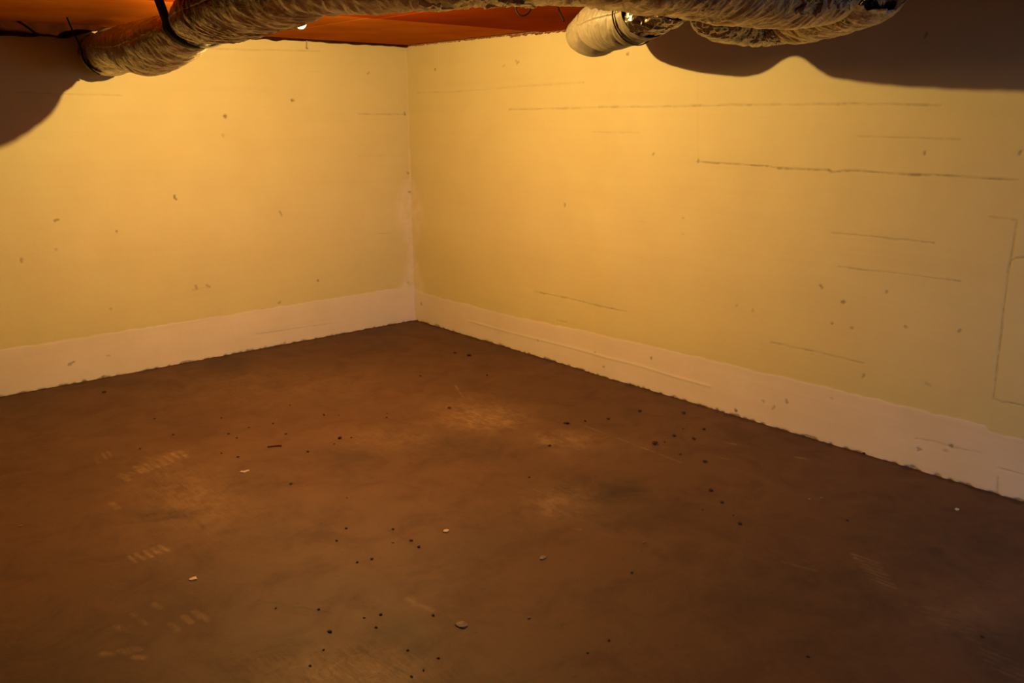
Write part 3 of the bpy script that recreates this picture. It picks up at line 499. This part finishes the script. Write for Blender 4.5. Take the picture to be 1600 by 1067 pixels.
MAIN_C = [(-2.14, -3.58, 1.920, .155, .19), (-2.05, -3.68, 1.916, .16, .19), (-1.93, -3.76, 1.910, .17, .20), (-1.80, -3.85, 1.898, .175, .21), (-1.66, -3.89, 1.888, .175, .22), (-1.48, -3.93, 1.880, .18, .23),
          (-1.32, -3.97, 1.876, .18, .235), (-1.22, -4.01, 1.877, .175, .235), (-1.12, -4.10, 1.895, .15, .20), (-1.07, -4.16, 1.92, .12, .16)]
main = empty('flexible_duct', (-2.25, -1.1, H))
tag(main, 'long wrinkled silver flexible duct strapped under the ceiling past the lit bulb', 'duct')
tube('jacket', MAIN_A, M_JACKET, main, 0.0042, 1); tube('jacket', MAIN_B, M_JACKET, main, 0.0042, 2); tube('jacket', MAIN_C, M_JACKET, main, 0.0042, 3, cap1=True)
Qb = [(-2.245, -3.41, 1.915, .166, .20), (-2.20, -3.48, 1.915, .166, .20), (-2.14, -3.57, 1.918, .16, .195), (-2.07, -3.66, 1.916, .16, .195)]
f = tube('foil_band', Qb, M_FOIL, main, 0.004, 5, grow=0.004, ragged=0.02, facet=0.006); f['label'] = 'bare crinkled foil band between two sleeve lengths'
Qc = [(-1.32, -3.97, 1.876, .18, .235), (-1.22, -4.01, 1.877, .175, .235), (-1.13, -4.09, 1.893, .152, .205)]
f = tube('foil_patch', Qc, M_FOIL, main, 0.004, 6, grow=0.005, ragged=0.03, facet=0.005, th0=math.pi*-0.27, th1=math.pi*0.34, m_=50); f['label'] = 'shiny foil showing where the sleeve is pulled back'
Qe = [(-2.15, -0.02, 1.875, .125, .20), (-2.155, -0.09, 1.868, .14, .21)]
f = tube('foil_collar', [(-2.20, -0.05, 1.875, .122, .192), (-2.20, -0.09, 1.856, .13, .21), (-2.20, -.13, 1.843, .133, .222)], M_FOIL, main, 0.003, 8, grow=0.002, ragged=0.03, facet=0.006)
rebase(main)

# --- smooth grey sleeve bulging down by the right wall, with a foil end under the main run
SIDE_D = [(-0.43,-2.27,1.96,.085,.12),(-0.51,-2.38,1.912,.11,.18),(-0.62,-2.53,1.882,.13,.215),(-0.73,-2.665,1.882,.13,.215),(-0.80,-2.75,1.938,.115,.16),(-.865,-2.83,1.890,.12,.205),(-.97,-2.97,1.874,.125,.22),(-1.04,-3.10,1.874,.125,.22),(-1.08,-3.22,1.888,.12,.20),(-1.12,-3.31,1.896,.12,.19)]
SIDE_F = [(-1.115,-3.30,1.897,.12,.19),(-1.14,-3.39,1.91,.11,.18),(-1.175,-3.49,1.935,.085,.15)]
side = empty('flexible_duct', (-0.8, -2.7, H))
tag(side, 'short smooth grey duct sleeve bulging down by the right wall, foil end to its right', 'duct')
tube('jacket', SIDE_D, M_SMOOTH, side, 0.0016, 11, cap0=True); tube('foil_sleeve', SIDE_F, M_FOIL, side, 0.004, 12, facet=0.004, ragged=0.02)
rebase(side)

# --- bare foil loop hanging lowest, between the main run and the right wall
LOOP = [(-0.96, -3.47, 1.940, .08, .12), (-0.86, -3.44, 1.900, .11, .18), (-0.72, -3.43, 1.884, .12, .20), (-0.60, -3.48, 1.881, .12, .20), (-0.58, -3.62, 1.888, .115, .20), (-0.66, -3.76, 1.893, .11, .19), (-0.73, -3.90, 1.900, .11, .19), (-0.79, -4.03, 1.918, .10, .17), (-0.84, -4.10, 1.95, .09, .14)]
loop = empty('flexible_duct', (-0.8, -3.5, H))
tag(loop, 'crumpled dark foil duct loop hanging under the main duct near the right wall', 'duct')
tube('foil_sleeve', LOOP, M_FOIL, loop, 0.005, 21, facet=0.004, cap0=True, cap1=True)
f = tube('jacket', [LOOP[4], LOOP[5], LOOP[6], LOOP[7], LOOP[8]], M_JACKET, loop, 0.004, 22, grow=0.006, ragged=0.03, th0=math.pi*1.15, th1=math.pi*1.85, m_=60)
f['label'] = 'torn tan strip of sleeve along the underside'
rebase(loop)

# --- straps and cords that hang the ducts
o = strap('hanging_strap', MAIN_A, 1.765, 0.07, 0.004, M_BLACK, 0.016, th0=2.04*math.pi, th1=1.04*math.pi, hook=(-2.50, -1.88, H-0.010))
tag(o, 'black strap under the main duct just left of the bulb', 'strap')
o = strap('hanging_strap', MAIN_A, 0.20, 0.036, 0.004, M_BLACK, 0.012, th0=2.04*math.pi, th1=1.66*math.pi, hook=(-2.475, -0.50, H-0.004))
tag(o, 'black strap around the duct end at the left wall', 'strap')
o = strap('cord', SIDE_D, 1.17, 0.006, 0.005, M_STRING, 0.006, th0=math.pi*0.8, th1=2.1*math.pi, tilt=0.05)
tag(o, 'thin brown cord tied around the smooth grey duct sleeve', 'cord')
def wire(name, pts, r, material):
    cu = bpy.data.curves.new(name, 'CURVE'); cu.dimensions = '3D'; sp = cu.splines.new('NURBS'); sp.points.add(len(pts)-1)
    for p_, q in zip(sp.points, pts): p_.co = (*q, 1)
    sp.use_endpoint_u = True; sp.order_u = 3; cu.bevel_depth = r; cu.bevel_resolution = 3; cu.use_fill_caps = True
    o = bpy.data.objects.new(name, cu); C.objects.link(o)
    dg = bpy.context.evaluated_depsgraph_get(); me = bpy.data.meshes.new_from_object(o.evaluated_get(dg))
    bpy.data.objects.remove(o); me.materials.clear(); me.materials.append(material)
    o = bpy.data.objects.new(name, me); C.objects.link(o); return o
zc = H-0.008
o = wire('wire_loop', WIRE, 0.0035, M_BLACK); tag(o, 'black wire loop hanging from the orange ceiling', 'wire')
o = wire('cord', CORD, 0.004, M_BLACK)
tag(o, 'short dark cord slanting from ceiling to the grey sleeve, right of the wire loop', 'cord')
# nail in the top of the left wall
bm = bmesh.new()
bmesh.ops.create_cone(bm, cap_ends=True, segments=12, radius1=0.005, radius2=0.004, depth=0.05, matrix=Matrix.Translation((-0.84, -0.022, H-0.030)) @ Matrix.Rotation(0.25, 4, 'X'))
bmesh.ops.create_cone(bm, cap_ends=True, segments=12, radius1=0.008, radius2=0.008, depth=0.004, matrix=Matrix.Translation((-0.84, -0.028, H-0.056)) @ Matrix.Rotation(0.25, 4, 'X'))
tag(bm_obj('nail', bm, M_METAL), 'small bent nail at the top of the left wall', 'nail')

# ------------------------------------------------------------------ the lit bulb
LX, LY = -1.935, -2.02
lamp = empty('ceiling_lamp', (LX, LY, H-0.008)); tag(lamp, 'bare glowing bulb in a ceiling socket, half hidden by the duct', 'lamp')
def lathe(bm, prof, seg=32):
    rows = [[bm.verts.new((LX+r*math.cos(2*math.pi*k/seg), LY+r*math.sin(2*math.pi*k/seg), z)) for k in range(seg)] for r, z in prof]
    for a, b_ in zip(rows[:-1], rows[1:]):
        for k in range(seg): bm.faces.new([a[k], b_[k], b_[(k+1) % seg], a[(k+1) % seg]])
    bm.faces.new(rows[0]); bm.faces.new(rows[-1][::-1])
ZB = 1.972       # bottom of the bulb
bm = bmesh.new(); lathe(bm, [(0.052, H-0.009), (0.052, H-0.016), (0.046, H-0.022), (0.024, H-0.026), (0.022, H-0.034)]); bm_obj('socket', bm, M_PORC, lamp, True)
bm = bmesh.new(); lathe(bm, [(0.0135, H-0.034), (0.014, H-0.040), (0.0135, H-0.042), (0.014, H-0.044)]); bm_obj('screw_base', bm, M_METAL, lamp, True)
prof = [(0.014, H-0.044)]
for k in range(1, 22):
    t = k/22; ang = math.pi*(0.12+0.88*t)
    prof.append((max(0.0008, 0.031*math.sin(ang) if t > 0.35 else 0.014+(0.031*math.sin(math.pi*(0.12+0.88*0.35))-0.014)*(t/0.35)), ZB+0.048*(1+math.cos(ang))*0.99))
prof = [pp for pp in prof if pp[1] < H-0.0441 or pp is prof[0]]
bm = bmesh.new(); lathe(bm, prof); bm_obj('glass_bulb', bm, M_BULB, lamp, True)
pl = bpy.data.lights.new('filament_light', 'POINT'); pl.color = LAMP_COLOR; pl.energy = LAMP_POWER; pl.shadow_soft_size = 0.011
po = bpy.data.objects.new('filament_light', pl); C.objects.link(po); po.parent = lamp; po.location = (LX, LY, ZB+0.060)
rebase(lamp)

# ------------------------------------------------------------------ debris on the floor
def pebble(name, x, y, s, flat, material, rg):
    bm = bmesh.new(); bmesh.ops.create_icosphere(bm, subdivisions=2, radius=0.5)
    off = Vector(rg.uniform(-50, 50, 3)); sx, sy, sz = s*rg.uniform(.85, 1.2), s*rg.uniform(.6, 1.0), s*flat
    for v in bm.verts:
        d = 1+0.55*noise.noise(v.co*2.2+off)+0.25*noise.noise(v.co*6+off); v.co = v.co*d; v.co.x *= sx; v.co.y *= sy; v.co.z *= sz
    zmin = min(v.co.z for v in bm.verts)
    a = rg.uniform(0, 6.28); R = Matrix.Rotation(a, 4, 'Z')
    for v in bm.verts: v.co = R @ (v.co-Vector((0, 0, zmin)))
    o = bm_obj(name, bm, material, None, False); o.location = (x, y, 0.0015*math.sin(x*1.7)*math.sin(y*1.3+0.4)-0.0003); return o
rg = np.random.default_rng(77)
for (x, y, s, lab) in CRUMBS:
    o = pebble('dirt_crumb', x, y, max(s*0.85, 0.008), 0.45, M_CRUMB, rg)
    tag(o, lab, 'crumb', 'dark crumbs of dirt on the floor')
def flake(name, x, y, s, material, seed, label, cat):
    r_ = np.random.default_rng(seed); bm = bmesh.new(); n = 9; t = max(0.003, s*0.12); a0 = r_.uniform(0, 6)
    rad = [s*0.5*r_.uniform(0.55, 1.15)*(1+0.5*abs(math.cos(k/n*math.pi*2))) for k in range(n)]
    top = [bm.verts.new((rad[k]*math.cos(a0+k/n*6.283), rad[k]*math.sin(a0+k/n*6.283)*0.7, t*(1+r_.uniform(-.3, .6)))) for k in range(n)]
    bot = [bm.verts.new((v.co.x*1.05, v.co.y*1.05, -0.0005)) for v in top]; c_ = bm.verts.new((0, 0, t*1.5))
    for k in range(n): bm.faces.new([top[k], top[(k+1) % n], c_]); bm.faces.new([bot[k], bot[(k+1) % n], top[(k+1) % n], top[k]])
    bm.faces.new(bot[::-1]); o = bm_obj(name, bm, material); o.location = (x, y, 0.0015*math.sin(x*1.7)*math.sin(y*1.3+0.4)); return tag(o, label, cat, 'pale flakes on the floor')
CL = ['brightest white chip on the floor, alone at lower left', 'pale flake on the left of the floor behind the tread marks', 'small white splinter of plaster near the middle of the floor', 'dull pale flake right of the white plaster splinter',
      'large flat greyish flake in the foreground centre', 'tiny pale speck near the left edge of the floor', 'thin pale shaving on the floor by the right wall near the frame edge', 'small pale crumb on the dark floor at right, left one of a pair',
      'small pale crumb on the dark floor at right, right one of a pair', 'tiny pale grain in the foreground right of the large grey flake', 'tiny pale grain on the floor right of centre', 'small pale grain left of the white plaster splinter']
for i, (x, y, s) in enumerate(CHIPS):
    flake('paint_flake', x, y, max(s, 0.009), M_CHIP if i in (0, 1, 2, 6) else M_FLAKE, 100+i, CL[i], 'flake')
# a twig-like splinter lying left of centre
o = wire('splinter', [(TW[0][0], TW[0][1], 0.003), ((TW[0][0]+TW[1][0])/2+0.01, (TW[0][1]+TW[1][1])/2, 0.005), (TW[1][0], TW[1][1], 0.003)], 0.003, M_CRUMB)
tag(o, 'thin dark splinter lying on the floor left of centre', 'splinter')
